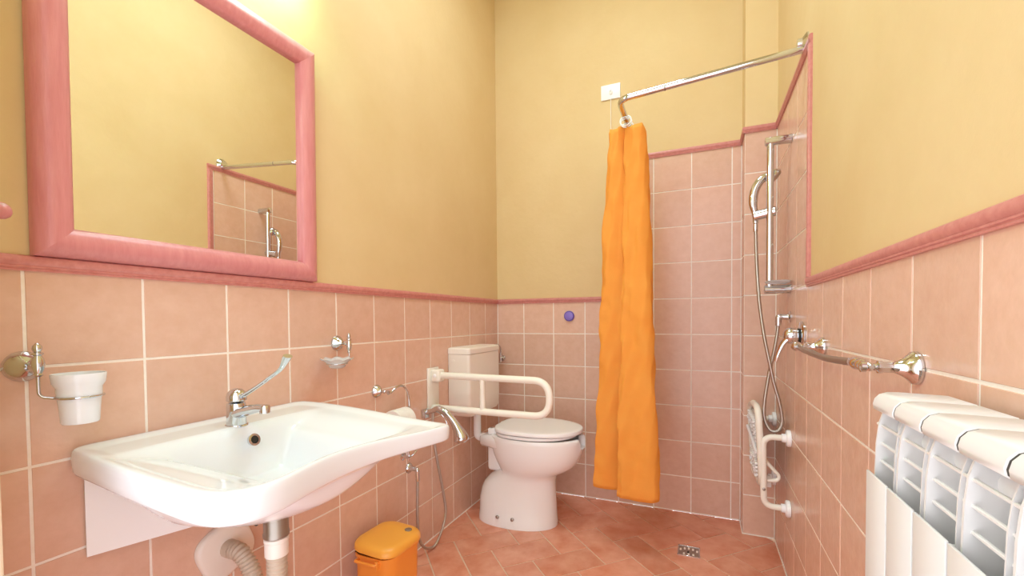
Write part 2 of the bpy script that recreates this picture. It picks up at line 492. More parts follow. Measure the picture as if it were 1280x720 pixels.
for f, dz in ((0.982, 0.0005), (0.992, 0.003), (0.9985, 0.009), (1.0, 0.018), (0.999, 0.034), (0.995, 0.047), (0.985, 0.053), (0.965, 0.056)):
    rings.append([Vector((*(BC + (p - BC) * f), rim_z(p.x, p.y) - dz * (1 - 0.25 * sstep(-2.0, -1.6, p.y)))) for p in OUT])
for f in (0.94, 0.91, 0.88, 0.85, 0.81, 0.77, 0.73, 0.68, 0.62, 0.55, 0.47, 0.38, 0.28, 0.18, 0.09, 0.01):
    r = []
    for p in OUT:
        q = BC + (p - BC) * f
        r.append(Vector((q.x, q.y, rim_z(q.x, q.y) - 0.057 * (1 - 0.25 * sstep(-2.0, -1.6, q.y)) - under(q.x, q.y) * (1 - sstep(0.72, 0.99, f)))))
    rings.append(r)
loft(bm, rings)
for v in bm.verts: v.co.x = max(v.co.x, 0.001)
obj('basin', bm, 'ceramic', wbt, True, 70)
bm = BM(); lathe(bm, (0.1815, -1.835, 0.786), (1, 0, 0.30), [(0.0145, -.006), (0.0155, 0.0), (0.0155, 0.0025), (0.010, 0.003), (0.0085, -0.003)], 24)
ov = obj('overflow_ring', bm, 'chrome', wbt)
bm = BM(); lathe(bm, (0.1830, -1.835, 0.7866), (1, 0, 0.30), [(0.0088, -.004), (0.0088, 0.0012)], 20); obj('overflow_hole', bm, 'dark', ov)
bm = BM(); lathe(bm, (0.30, -1.86, 0.686), (0, 0, 1), [(0.03, 0), (0.032, .004), (0.02, .006), (.004, .007)], 24); obj('waste_grid', bm, 'chrome', wbt)
# white side board under the near end of the basin
bm = BM()
a, b = Vector((0.006, -2.097, 0)), Vector((0.075, -1.86, 0))
nn = Vector((0.96, -0.28, 0)) * 0.004
loft(bm, [[a - nn + Z * 0.58, a + nn + Z * 0.58, a + nn + Z * 0.752, a - nn + Z * 0.752], [b - nn + Z * 0.574, b + nn + Z * 0.574, b + nn + Z * 0.745, b - nn + Z * 0.745]])
obj('side_board', bm, 'white_plastic', wbt, False)

# mixer tap with a long clinical lever
fx, fy, fz = 0.112, -1.832, 0.8135
ft = thing('basin_tap', 'chrome basin mixer tap with a long raised lever', 'tap', (fx, fy, fz))
bm = BM(); lathe(bm, (fx, fy, fz), (0, 0, 1), [(0.027, 0), (0.028, 0.003), (0.026, 0.006)], 28); obj('base_ring', bm, 'chrome', ft)
def ell(cx, cy, z, rx, ry, n=28): return [Vector((cx + rx * cos(2 * pi * k / n), cy + ry * sin(2 * pi * k / n), z)) for k in range(n)]
bm = BM(); loft(bm, [ell(fx, fy, fz + h, rx, ry) for h, rx, ry in ((.005, .0235, .0235), (.02, .0235, .023), (.04, .024, .022), (.055, .024, .022), (.062, .022, .021), (.064, .018, .018))]); 
obj('tap_body', bm, 'chrome', ft)
bm = BM()
pts = spline([(fx + .005, fy, fz + .034), (fx + .05, fy, fz + .047), (fx + .085, fy, fz + .054), (fx + .112, fy, fz + .055)], 6)
n = len(pts); tube(bm, pts, [0.021 - 0.009 * (k / (n - 1)) for k in range(n)], 16, flat=(0.75, 1.0))
sp = obj('spout', bm, 'chrome', ft)
bm = BM(); lathe(bm, (fx + .108, fy, fz + .063), (0, 0, -1), [(0.010, 0), (0.0125, .004), (0.0125, .02), (0.010, .021)], 18); obj('aerator', bm, 'chrome', sp)
bm = BM(); loft(bm, [ell(fx + 0.002, fy, fz + h, r, r) for h, r in ((.066, .019), (.069, .0235), (.080, .024), (.090, .021), (.098, .013), (.1005, .004))])
hd = obj('lever_cap', bm, 'chrome', ft)
bm = BM()
pts = spline([(fx + .010, fy, fz + .077), (fx + .03, fy, fz + .084), (fx + .08, fy, fz + .108), (fx + .13, fy, fz + .135), (fx + .168, fy, fz + .158), (fx + .193, fy, fz + .190)], 6)
n = len(pts); tube(bm, pts, [0.0085 - 0.003 * min(1, k / (n * .4)) + 0.0045 * sstep(.8, 1, k / (n - 1)) for k in range(n)], 12, flat=(0.8, 1.3))
obj('lever', bm, 'chrome', ft)

# waste: metal tailpiece and corrugated hose that turns up to the wall plate
wt = thing('basin_waste', 'corrugated white waste pipe below the washbasin with a metal collar', 'drain pipe', (0.29, -1.86, 0.2))
bm = BM(); lathe(bm, (0.29, -1.862, 0.640), (0, 0, -1), [(0.030, 0), (0.030, .004), (0.026, .008), (0.0275, .010), (0.0275, .058), (0.029, .060), (0.029, .068), (.026, .07)], 24); cl = obj('metal_collar', bm, 'grey_metal', wt)
bm = BM(); tube(bm, [(0.262, -1.885, 0.612), (0.272, -1.90, 0.612)], .005, 8); obj('clamp_screw', bm, 'dark', cl)
bm = BM(); lathe(bm, (0.29, -1.862, 0.570), (0, 0, -1), [(0.024, 0), (0.0275, .002), (0.0275, .010), (0.025, .012), (0.026, .014), (0.026, .045), (0.021, .048)], 24); obj('hose_collar', bm, 'cream_plastic', wt)
path = spline([(0.29, -1.862, 0.530), (0.29, -1.862, 0.42), (0.288, -1.86, 0.30), (0.255, -1.842, 0.20), (0.19, -1.815, 0.175), (0.135, -1.80, 0.22), (0.12, -1.795, 0.32), (0.105, -1.795, 0.40), (0.07, -1.798, 0.447), (0.035, -1.80, 0.455)], 26)
def corrugated(bm, pts, r, pitch=0.0095, amp=0.09):
    P = [Vector(p) for p in pts]; d = [0]
    for a, b in zip(P[:-1], P[1:]): d.append(d[-1] + (b - a).length)
    m = int(d[-1] / pitch) * 4; out = []; R = []; k = 0
    for i in range(m + 1):
        t = d[-1] * i / m
        while k < len(d) - 2 and d[k + 1] < t: k += 1
        s = (t - d[k]) / max(1e-9, d[k + 1] - d[k]); out.append(P[k] + (P[k + 1] - P[k]) * s)
        R.append(r * (1 + (amp if i % 4 in (1, 2) else -amp)))
    tube(bm, out, R, 16)
bm = BM(); corrugated(bm, path, 0.0215); obj('corrugated_hose', bm, 'beige_plastic', wt, True, 60)
bm = BM(); tube(bm, [(0.010, -1.80, 0.455), (0.04, -1.80, 0.455)], 0.024, 18); obj('wall_socket', bm, 'beige_plastic', wt)
# rounded-square wall rosette, turned on its corner
bm = BM(); rr = []
for x, s in ((0.001, 1), (0.008, 1), (0.014, .96), (0.017, .86)):
    ring = []
    for k in range(48):
        t = 2 * pi * k / 48; c, s_ = cos(t), sin(t)
        q = 0.074 / ((abs(c) ** 3.2 + abs(s_) ** 3.2) ** (1 / 3.2)) * s
        t2 = t + radians(22)
        ring.append(Vector((x, -1.799 + q * cos(t2), 0.452 + q * sin(t2))))
    rr.append(ring)
loft(bm, rr); obj('wall_rosette', bm, 'cream_plastic', wt, True, 50)

# ------------------------------------------------------------------ turned chrome rosette used by the accessories
ROS = [(0.030, 0), (0.030, .003), (0.028, .006), (0.024, .012), (0.017, .019), (0.010, .024), (0.008, .027)]
def finial(bm, x, y, z0_, z1_, r=0.0075):
    h = z1_ - z0_
    lathe(bm, (x, y, z0_), (0, 0, 1), [(r * .5, 0), (r * .8, .05 * h), (r * .6, .10 * h), (r * .95, .22 * h), (r * 1.15, .38 * h), (r * .95, .52 * h), (r * .65, .62 * h), (r * .95, .66 * h), (r * .95, .70 * h), (r * .55, .74 * h), (r * .8, .82 * h), (r * .72, .91 * h), (r * .2, h)], 16)

# tumbler holder
tt = thing('tumbler_holder', 'chrome tumbler holder with turned finial and wire ring, left end above the basin', 'holder', (0, -2.181, 1.003))
bm = BM(); lathe(bm, (0.0005, -2.181, 1.003), (1, 0, 0), ROS, 32); obj('wall_rosette', bm, 'chrome', tt)
bm = BM(); lathe(bm, (0.025, -2.181, 1.003), (1, 0, 0), [(.005, 0), (.0055, .012), (.008, .016), (.008, .02), (.005, .024), (.005, .036)], 16); obj('post', bm, 'chrome', tt)
bm = BM(); finial(bm, 0.0605, -2.181, 0.985, 1.050, .0095); obj('finial', bm, 'chrome', tt)
cx, cy, cz = 0.078, -2.128, 0.9405
bm = BM()
tube(bm, bend([(0.0605, -2.181, 0.987), (0.0605, -2.181, cz + .005), (cx - 0.006, cy - 0.034, cz)], .012), .0028, 10)
tube(bm, [(cx + .0358 * cos(2 * pi * k / 40), cy + .0358 * sin(2 * pi * k / 40), cz) for k in range(41)], .0025, 10, False)
obj('ring', bm, 'chrome', tt)
bm = BM()
lathe(bm, (cx, cy, 0.886), (0, 0, 1), [(.022, 0), (.0275, .001), (.029, .004), (.0305, .030), (.0325, .0515), (.0338, .0575), (.0342, .073), (.0395, .082), (.0415, .098), (.041, .101), (.0385, .1005), (.0365, .083), (.0320, .074), (.030, .05), (.027, .008), (.001, .006)], 40)
tag(obj('tumbler', bm, 'ceramic', None, True, 50), 'white ceramic tumbler sitting in the chrome wire ring', 'tumbler')

# soap dish holder
st = thing('soap_dish_holder', 'chrome soap dish holder with turned finial on the left wall right of the tap', 'holder', (0, -1.377, 1.007))
bm = BM(); lathe(bm, (0.0005, -1.377, 1.007), (1, 0, 0), [(r * .93, h) for r, h in ROS], 32); obj('wall_rosette', bm, 'chrome', st)
bm = BM(); lathe(bm, (0.025, -1.377, 1.007), (1, 0, 0), [(.005, 0), (.0055, .012), (.008, .016), (.008, .02), (.005, .024), (.005, .034)], 16); obj('post', bm, 'chrome', st)
bm = BM(); finial(bm, 0.0585, -1.377, 0.972, 1.045, .0085); obj('finial', bm, 'chrome', st)
sx, sy, sz = 0.062, -1.438, 0.942
bm = BM()
tube(bm, [(sx + .034 * cos(2 * pi * k / 40), sy + .034 * sin(2 * pi * k / 40), sz - .003) for k in range(41)], .0024, 10, False)
tube(bm, bend([(0.0585, -1.377, 0.974), (0.0585, -1.377, sz), (sx - 0.002, sy + 0.034, sz - .003)], .012), .0026, 10)
obj('ring', bm, 'chrome', st)
bm = BM(); rings = []
for rad, h in ((.012, -.018), (.020, -.018), (.026, -.014), (.0305, -.004), (.040, .006), (.052, .013), (.0515, .016), (.038, .010), (.026, .0), (.018, -.010), (.006, -.011)):
    rings.append([Vector((sx + rad * cos(t) * (1 + .05 * max(0, rad - .03) / .02 * cos(8 * t)), sy + rad * sin(t) * (1 + .05 * max(0, rad - .03) / .02 * cos(8 * t)), sz + h + .0025 * max(0, rad - .03) / .02 * cos(8 * t))) for t in [2 * pi * k / 64 for k in range(64)]])
loft(bm, rings)
tag(obj('soap_dish', bm, 'glass', None, True, 60), 'scalloped clear glass soap dish in the chrome holder', 'soap dish')

# toilet paper holder and roll
pt_ = thing('paper_holder', 'chrome curved arm toilet paper holder on the wall behind the basin', 'holder', (0, -1.172, 0.798))
bm = BM(); lathe(bm, (0.0005, -1.172, 0.798), (1, 0, 0), [(r * .9, h) for r, h in ROS], 32); obj('wall_rosette', bm, 'chrome', pt_)
bm = BM(); lathe(bm, (0.025, -1.172, 0.798), (1, 0, 0), [(.005, 0), (.0055, .010), (.008, .014), (.008, .02), (.005, .024), (.0075, .034), (.004, .044)], 16); obj('post', bm, 'chrome', pt_)
bm = BM()
tube(bm, spline([(0.062, -1.175, 0.790), (0.066, -1.155, 0.797), (0.069, -1.125, 0.812), (0.070, -1.09, 0.812), (0.070, -1.058, 0.785), (0.070, -1.047, 0.745), (0.070, -1.047, 0.700), (0.070, -1.056, 0.683), (0.070, -1.08, 0.682), (0.070, -1.16, 0.682)], 6), .0050, 12)
obj('arm', bm, 'chrome', pt_)
rt = thing('toilet_roll', 'white toilet paper roll hanging behind the far arm of the basin', 'toilet roll', (0.070, -1.11, 0.682))
bm = BM(); R0, R1 = 0.0195, 0.052
q = (0.001 if True else 0)
def ycyl(bm, x, z, ya, yb, r_out, r_in, n=40):
    P = lambda r, y: [Vector((x + r * cos(2 * pi * k / n), y, z + r * sin(2 * pi * k / n))) for k in range(n)]
    rings = [P(r_in, ya), P(r_out - .002, ya), P(r_out, ya + .002), P(r_out, yb - .002), P(r_out - .002, yb), P(r_in, yb), P(r_in, ya)]
    loft(bm, rings, False, False)
ycyl(bm, 0.070, 0.667, -1.158, -1.066, R1, R0); obj('paper', bm, 'paper', rt)
bm = BM(); ycyl(bm, 0.070, 0.667, -1.160, -1.064, R0, R0 - .0015); obj('cardboard_core', bm, 'card', rt)

# ------------------------------------------------------------------ fold-down grab rail
gt = thing('grab_rail', 'white tubular fold-down grab rail between the basin and the toilet', 'grab rail', (0, -0.772, 0.64))
bm = BM(); box(bm, (0.001, -0.815, 0.632), (0.014, -0.725, 0.855), .004, 2); obj('wall_plate', bm, 'white_enamel', gt)
bm = BM(); box(bm, (0.012, -0.800, 0.785), (0.062, -0.742, 0.848), .012, 3); bkt = obj('hinge_bracket', bm, 'white_enamel', gt)
bm = BM(); box(bm, (0.012, -0.795, 0.636), (0.034, -0.748, 0.672), .006, 2); obj('lower_bracket', bm, 'white_enamel', gt)
for (px, pz) in ((0.038, 0.818), (0.024, 0.654)):
    bm = BM(); lathe(bm, (px, -0.7995, pz), (0, -1, 0), [(.009, 0), (.009, .003), (.005, .005)], 16); obj('bolt', bm, 'white_plastic', bkt)
bm = BM(); tube(bm, bend([(0.04, -0.772, 0.818), (0.618, -0.772, 0.815), (0.618, -0.772, 0.655), (0.025, -0.772, 0.655)], .078, 14), 0.0165, 18); obj('rail_tube', bm, 'white_enamel', gt)
bm = BM(); tube(bm, [(0.285, -0.772, 0.66), (0.285, -0.772, 0.812)], 0.0135, 16); obj('cross_tube', bm, 'white_enamel', gt)

# ------------------------------------------------------------------ hand bidet spray, its holder, hose and valve
bt = thing('bidet_spray', 'chrome hand bidet spray with curved handle hanging below the grab rail', 'hand shower', (0.02, -0.83, 0.65))
bm = BM(); box(bm, (0.001, -0.862, 0.618), (0.02, -0.822, 0.662), .003, 2); tube(bm, [(0.016, -0.842, 0.645), (0.075, -0.842, 0.662)], .012, 14); obj('wall_holder', bm, 'chrome', bt)
bm = BM()
pts = spline([(0.055, -0.842, 0.658), (0.085, -0.842, 0.668), (0.125, -0.842, 0.652), (0.165, -0.842, 0.615), (0.192, -0.842, 0.575), (0.206, -0.842, 0.545), (0.212, -0.842, 0.520)], 6)
n = len(pts); tube(bm, pts, [0.0125 + 0.004 * sstep(0, .3, k / n) + 0.020 * sstep(.45, .88, k / n) - 0.014 * sstep(.9, 1.0, (k + 1) / n) ** 2 for k in range(n)], 18); obj('spray_handle', bm, 'chrome', bt)
bm = BM(); tube(bm, spline([(0.07, -0.842, 0.655), (0.105, -0.838, 0.635), (0.128, -0.835, 0.595), (0.122, -0.838, 0.558), (0.098, -0.842, 0.545)], 8), .0028, 8); obj('trigger_wire', bm, 'chrome', bt)
ht = thing('bidet_hose', 'metal bidet hose looping down to the floor from its chrome wall valve', 'hose', (0, -0.963, 0.0))
bm = BM(); lathe(bm, (0.0005, -0.963, 0.411), (1, 0, 0), [(.024, 0), (.024, .002), (.018, .010), (.012, .014), (.010, .036)], 24); tube(bm, bend([(0.03, -.963, .411), (0.048, -.963, .411), (0.048, -.963, .358)], .012), .0095, 14); obj('valve', bm, 'chrome', ht)
pth = spline([(0.048, -0.963, 0.365), (0.048, -0.966, 0.30), (0.049, -0.970, 0.20), (0.050, -0.962, 0.10), (0.055, -0.935, 0.042), (0.062, -0.895, 0.016), (0.066, -0.855, 0.013), (0.062, -0.800, 0.045), (0.058, -0.755, 0.10), (0.054, -0.745, 0.16), (0.050, -0.775, 0.30), (0.048, -0.812, 0.44), (0.050, -0.838, 0.57), (0.055, -0.842, 0.650)], 14)
bm = BM(); corrugated(bm, pth, 0.0062, 0.0045, 0.07); obj('flexible_hose', bm, 'steel', ht, True, 60)
vt = thing('angle_valve', 'small chrome angle valve on the wall just under the basin far arm', 'valve', (0, -1.0, 0.47))
bm = BM(); lathe(bm, (0.0005, -1.005, 0.478), (1, 0, 0), [(.018, 0), (.018, .002), (.009, .006), (.007, .034)], 20); tube(bm, [(0.03, -1.005, 0.462), (0.03, -1.005, 0.512)], .006, 12); obj('valve_body', bm, 'chrome', vt)
bm = BM(); tube(bm, spline([(0.034, -1.005, 0.478), (0.05, -1.0, 0.488), (0.056, -0.985, 0.502), (0.054, -0.968, 0.508)], 5), .0055, 10, flat=(.7, 1.4)); obj('valve_lever', bm, 'chrome', vt)

# ------------------------------------------------------------------ toilet
tc_y = -0.42
tlt = thing('toilet', 'white ceramic toilet with notched front and closed lid facing right', 'toilet', (0.30, tc_y, 0))
def egg(xb_, xf_, hw, z, n=144, sq=2.0, zf=None):
    xm = xb_ + (xf_ - xb_) * 0.46; out = []
    for k in range(n):
        t = 2 * pi * k / n; c, s = cos(t), sin(t)
        e = 2.0 / (sq if c < 0 else 2.05)
        x = xm + ((xf_ - xm) if c > 0 else (xm - xb_)) * math.copysign(abs(c) ** e, c)
        y = tc_y + hw * math.copysign(abs(s) ** e, s)
        out.append(Vector((x, y, z if zf is None else zf(t, z))))
    return out
def notch(t, z):                                     # the open front of the rim
    a = (t + pi) % (2 * pi) - pi
    k = 1 - sstep(radians(12), radians(17), abs(a))
    return z - max(0, z - 0.428) * k
bm = BM()
rg = [egg(.095, .537, .137, 0, sq=2.6), egg(.095, .537, .137, .022, sq=2.6), egg(.098, .534, .130, .05, sq=2.6), egg(.100, .531, .125, .12, sq=2.6), egg(.112, .528, .120, .17, sq=2.5), egg(.128, .527, .118, .205, sq=2.45), egg(.162, .528, .117, .240, sq=2.4), egg(.200, .536, .119, .264, sq=2.3), egg(.225, .556, .126, .282, sq=2.2), egg(.218, .596, .141, .301, sq=2.2), egg(.206, .632, .155, .327, sq=2.2), egg(.19, .659, .168, .362, sq=2.2), egg(.178, .677, .177, .405, sq=2.2), egg(.172, .684, .181, .455, zf=notch, sq=2.2), egg(.170, .686, .183, .474, zf=notch, sq=2.2), egg(.174, .682, .180, .481, zf=notch, sq=2.2), egg(.190, .668, .165, .482, zf=notch, sq=2.2), egg(.202, .656, .152, .476, zf=notch, sq=2.2), egg(.215, .648, .14, .440, zf=notch), egg(.24, .62, .12, .38), egg(.30, .56, .08, .30), egg(.38, .48, .03, .27)]
loft(bm, rg); obj('bowl', bm, 'toilet_ceramic', tlt, True, 60)
bm = BM()                                            # rear platform that carries the hinges and takes the flush pipe
def pf(x, hw, zl, zh): return [Vector((x, tc_y + hw * a, zl + (zh - zl) * b)) for a, b in ((-1, .25), (-.85, 0), (.85, 0), (1, .25), (1, .8), (.92, 1), (-.92, 1), (-1, .8))]
loft(bm, [pf(.118, .070, .405, .452), pf(.128, .082, .402, .458), pf(.19, .115, .405, .474), pf(.25, .14, .40, .4805), pf(.30, .145, .40, .479)]); obj('rear_platform', bm, 'toilet_ceramic', tlt, True, 50)
bm = BM(); box(bm, (.15, tc_y - .05, .26), (.27, tc_y + .05, .42), .02, 3); obj('outlet', bm, 'toilet_ceramic', tlt, True, 50)
seat_of = lambda z, sc=0.0, xf=.645: egg(.222 + sc, xf - sc, .183 - sc, z, sq=3.0)
bm = BM(); loft(bm, [seat_of(.4862, .004), seat_of(.4870, .0), seat_of(.4975, 0), seat_of(.5000, .003), seat_of(.5000, .03)]); obj('seat', bm, 'white_plastic', tlt, True, 50)
bm = BM(); lid_of = lambda z, sc: egg(.216 + sc, .675 - sc, .184 - sc, z, sq=3.2)
loft(bm, [lid_of(.5052, .012), lid_of(.5054, .0012), lid_of(.507, 0), lid_of(.5195, .0), lid_of(.5235, .0025), lid_of(.5255, .008), lid_of(.5265, .03), lid_of(.5272, .08)]); obj('lid', bm, 'white_plastic', tlt, True, 35)
for s in (-1, 1):
    bm = BM(); box(bm, (.180, tc_y + s * .08 - .017, .474), (.235, tc_y + s * .08 + .017, .507), .006, 2); hg = obj('hinge', bm, 'white_plastic', tlt)
    bm = BM(); lathe(bm, (.196, tc_y + s * .08, .5065), (0, 0, 1), [(.008, 0), (.008, .003), (.004, .005)], 14); obj('hinge_cap', bm, 'grey_metal', hg)
for px in (.25, .335):
    bm = BM(); lathe(bm, (px, tc_y - .1335, .052), (0, -1, .25), [(.009, -.006), (.009, .002), (.006, .005), (.002, .006)], 14); obj('floor_screw_cap', bm, 'grey_metal', tlt)

ct = thing('cistern', 'white wall-hung toilet cistern on the left wall above the toilet', 'cistern', (0, -0.435, 0.58))
def rrect(x0, x1, ya, yb, z, r, n=5):
    out = []
    for cx_, cy_, a0 in ((x1 - r, ya + r, -pi / 2), (x1 - r, yb - r, 0), (x0 + r * .3, yb - r * .3, pi / 2), (x0 + r * .3, ya + r * .3, pi)):
        rr_ = r if cx_ == x1 - r else r * .3
        for k in range(n + 1):
            a = a0 + pi / 2 * k / n; out.append(Vector((cx_ + rr_ * cos(a), cy_ + rr_ * sin(a), z)))
    return out
bm = BM(); loft(bm, [rrect(.006, .112, -.575, -.300, .574, .02), rrect(.003, .124, -.600, -.272, .580, .02), rrect(.001, .131, -.616, -.254, .60, .02), rrect(.001, .131, -.619, -.251, .66, .018), rrect(.001, .129, -.619, -.251, .908, .016)]); obj('tank', bm, 'cream_plastic', ct, True, 40)
bm = BM(); loft(bm, [rrect(.001, .126, -.617, -.253, .908, .016), rrect(.001, .131, -.621, -.249, .911, .017), rrect(.001, .131, -.621, -.249, .936, .017), rrect(.003, .127, -.617, -.253, .942, .017), rrect(.01, .10, -.600, -.270, .9455, .017)]); obj('tank_lid', bm, 'cream_plastic', ct, True, 30)
bm = BM(); lathe(bm, (.032, -.6185, .872), (0, -1, 0), [(.011, 0), (.011, .0015), (.008, .002)], 18); obj('side_plug', bm, 'cream_plastic', ct)
fp = thing('flush_pipe', 'white flush pipe bending from the cistern down to the toilet', 'pipe', (.075, tc_y, .46))
bm = BM(); tube(bm, bend([(.066, tc_y, .578), (.066, tc_y, .424), (.119, tc_y, .428)], .045, 10), .0215, 18); pp = obj('pipe', bm, 'white_plastic', fp)
bm = BM(); lathe(bm, (.098, tc_y, .426), (1, 0, 0), [(.022, 0), (.0265, .003), (.0265, .018), (.023, .020)], 20); obj('pipe_collar', bm, 'cream_plastic', fp)
cv = thing('cistern_valve', 'small chrome stop valve on the back wall beside the cistern', 'valve', (.035, 0, .85))
bm = BM(); lathe(bm, (.036, -.0005, .838), (0, -1, 0), [(.018, 0), (.018, .003), (.010, .006), (.009, .035)], 18); lathe(bm, (.036, -.034, .812), (0, 0, 1), [(.009, 0), (.011, .006), (.008, .012), (.010, .022), (.011, .032), (.007, .04), (.010, .052), (.008, .06)], 16); obj('valve_body', bm, 'chrome', cv)
bm = BM(); lathe(bm, (.045, -.034, .838), (1, 0, 0), [(.006, 0), (.012, .004), (.014, .010), (.012, .016), (.004, .018)], 14); obj('valve_knob', bm, 'chrome', cv)
bm = BM(); tube(bm, spline([(.036, -.034, .866), (.037, -.036, .90), (.034, -.06, .925), (.031, -.12, .93), (.03, -.20, .885), (.03, -.249, .86)], 6), .0045, 10); obj('supply_pipe', bm, 'chrome', cv)

# violet push button, pull-cord switch plate
pb = thing('push_button', 'round violet button on the back wall tiles left of the shower curtain', 'button', (.489, 0, 1.109))
bm = BM(); lathe(bm, (.489, .0, 1.109), (0, -1, 0), [(.032, 0), (.032, .010), (.029, .013)], 32); obj('button_housing', bm, 'purple', pb)
bm = BM(); lathe(bm, (.489, -.011, 1.109), (0, -1, 0), [(.026, 0), (.0255, .004), (.022, .0055)], 32); obj('button_face', bm, 'violet_face', pb)
sw = thing('pull_cord_switch', 'white rectangular pull-cord switch plate high on the back wall', 'switch', (.748, D, 2.415))
bm = BM(); box(bm, (.690, -.008, 2.372), (.802, D, 2.458), .003, 2); obj('switch_plate', bm, 'white_plastic', sw)
bm = BM(); box(bm, (.738, -.012, 2.398), (.758, -.006, 2.426), .003, 2); obj('cord_outlet', bm, 'cream_plastic', sw)
bm = BM(); box(bm, (.743, -.0135, 2.413), (.753, -.011, 2.423)); obj('cord_slot', bm, 'grey_metal', sw)
bm = BM(); tube(bm, [(.748, -.013, 2.405), (.749, -.014, 2.0), (.750, -.0145, 1.55)], .0014, 8); lathe(bm, (.750, -.0145, 1.552), (0, 0, -1), [(.003, 0), (.007, .008), (.007, .028), (.004, .032)], 14); obj('pull_cord', bm, 'white_plastic', sw)

# ------------------------------------------------------------------ shower rod and curtain
rd = thing('curtain_rod', 'L-shaped chrome shower curtain rod above the shower corner', 'curtain rod', (W, -.776, 2.025))
RX = 0.925
bm = BM(); tube(bm, bend([(W - .004, -.776, 2.025), (RX, -.776, 1.980), (RX + .001, -.004, 1.962)], .05, 10), .0125, 18); obj('rod_tube', bm, 'chrome', rd)
bm = BM(); lathe(bm, (W + D, -.776, 2.045), (-1, 0, 0), [(.034, 0), (.034, .004), (.026, .010), (.018, .016), (.017, .03)], 24); obj('wall_flange', bm, 'chrome', rd)
bm = BM(); lathe(bm, (RX + .001, 0, 1.962), (0, -1, 0), [(.030, 0), (.030, .004), (.022, .010), (.016, .016), (.016, .03)], 24); obj('wall_flange', bm, 'chrome', rd)
bm = BM(); lathe(bm, (1.10, -.776, 1.9925), (1, 0, .07), [(.0130, 0), (.0134, .001), (.0134, .004), (.0130, .005)], 18); obj('joint_ring', bm, 'grey_metal', rd)
cu = thing('shower_curtain', 'gathered orange fabric shower curtain hanging in folds', 'curtain', (RX, -.42, .26))
top = [(.905, -.22), (.965, -.27), (.885, -.33), (.965, -.39), (.885, -.44), (.975, -.48), (1.000, -.540), (.996, -.580), (.970, -.603), (.935, -.600), (.922, -.585), (.926, -.560), (.918, -.572), (.890, -.604), (.864, -.598), (.858, -.565), (.885, -.53)]
bot = [(.90, -.24), (1.00, -.29), (.83, -.35), (1.00, -.40), (.86, -.44), (1.01, -.47), (1.050, -.525), (1.062, -.575), (1.030, -.606), (.960, -.600), (.905, -.606), (.888, -.590), (.925, -.562), (.890, -.532), (.825, -.552), (.764, -.545), (.80, -.49)]
NU, NV = 14, 90
cols_t = spline([(x, y, 0) for x, y in top], NU); cols_b = spline([(x, y, 0) for x, y in bot], NU)
ncol = len(cols_t)
bm = BM(); grid = []
for j in range(NV + 1):
    v = j / NV
    row = []
    for i in range(ncol):
        u = i / (ncol - 1)
        k = v ** 0.62
        p = cols_t[i].lerp(cols_b[i], k)
        zt_ = 1.955 - 0.016 * abs(sin(u * 13 * pi / 2.0)) - (0.02 if u > .93 else 0)
        zb_ = 0.272 + 0.004 * sin(u * 21) + (0.0 if u < .70 else 0.012 * sstep(.7, .75, u))
        z = zt_ + (zb_ - zt_) * v
        w = 0.006 * sin(7 * v + 17 * u) * v + 0.003 * sin(23 * v + 46 * u) + 0.0022 * sin(41 * v - 90 * u + 2 * sin(9 * v)) + 0.0014 * sin(77 * v + 31 * u + 3 * sin(13 * v))
        row.append(bm.verts.new((p.x + w, p.y + w * .8, z)))
    grid.append(row)
for j in range(NV):
    for i in range(ncol - 1):
        bm.faces.new((grid[j][i], grid[j][i + 1], grid[j + 1][i + 1], grid[j + 1][i]))
cl_o = obj('curtain_cloth', bm, 'fabric', cu, True, 180)
sm = cl_o.modifiers.new('thickness', 'SOLIDIFY'); sm.thickness = 0.0012
for y in (-.603, -.585, -.54, -.48, -.42, -.36, -.30, -.24):
    z = 1.980 - .018 * (y + .776) / .776
    bm = BM(); tube(bm, [(RX + .024 * cos(2 * pi * k / 28), y + .006 * sin(2 * pi * k / 28), z - .008 + .024 * sin(2 * pi * k / 28)) for k in range(29)], .0026, 8, False)
    obj('curtain_ring', bm, 'white_plastic', cu)

# ------------------------------------------------------------------ hand shower set on the right wall
BX, BY = 1.4965, -.520
sr = thing('shower_rail', 'vertical chrome shower rail in the shower corner', 'shower rail', (W, BY, 1.21))
bm = BM(); tube(bm, [(BX, BY, 1.200), (BX, BY, 1.825)], .0135, 20); obj('rail_bar', bm, 'chrome', sr)
for z in (1.205, 1.812):
    bm = BM(); tube(bm, [(W - .0005, BY, z), (W - .02, BY, z), (BX - .018, BY, z), (BX - .020, BY, z)], [.019, .0175, .0175, .014], 20); obj('rail_bracket', bm, 'chrome', sr)
bm = BM(); tube(bm, [(BX + .022, BY + .006, 1.528), (BX + .02, BY + .006, 1.528), (BX - .055, BY + .022, 1.517), (BX - .057, BY + .022, 1.517)], [.016, .0205, .0205, .016], 20); obj('slider', bm, 'chrome', sr)
bm = BM()
loft(bm, [[Vector((1.525 + rx * cos(2 * pi * k / 32), BY - .005 + ry * sin(2 * pi * k / 32), z)) for k in range(32)] for rx, ry, z in ((.030, .045, 1.2245), (.044, .070, 1.231), (.0465, .074, 1.237), (.044, .070, 1.2385), (.034, .055, 1.2335), (.02, .03, 1.232))])
tag(obj('soap_tray', bm, 'glass', None, True, 50), 'oval clear soap tray clipped at the foot of the shower rail', 'soap tray')
hs = thing('hand_shower', 'chrome hand shower with curved handle held on the rail slider', 'hand shower', (BX - .05, BY - .03, 1.5))
bm = BM()
pts = spline([(1.449, BY + .040, 1.490), (1.446, BY + .040, 1.530), (1.438, BY + .040, 1.575), (1.443, BY + .040, 1.625), (1.462, BY + .040, 1.664), (1.490, BY + .040, 1.683), (1.506, BY + .040, 1.684)], 6)
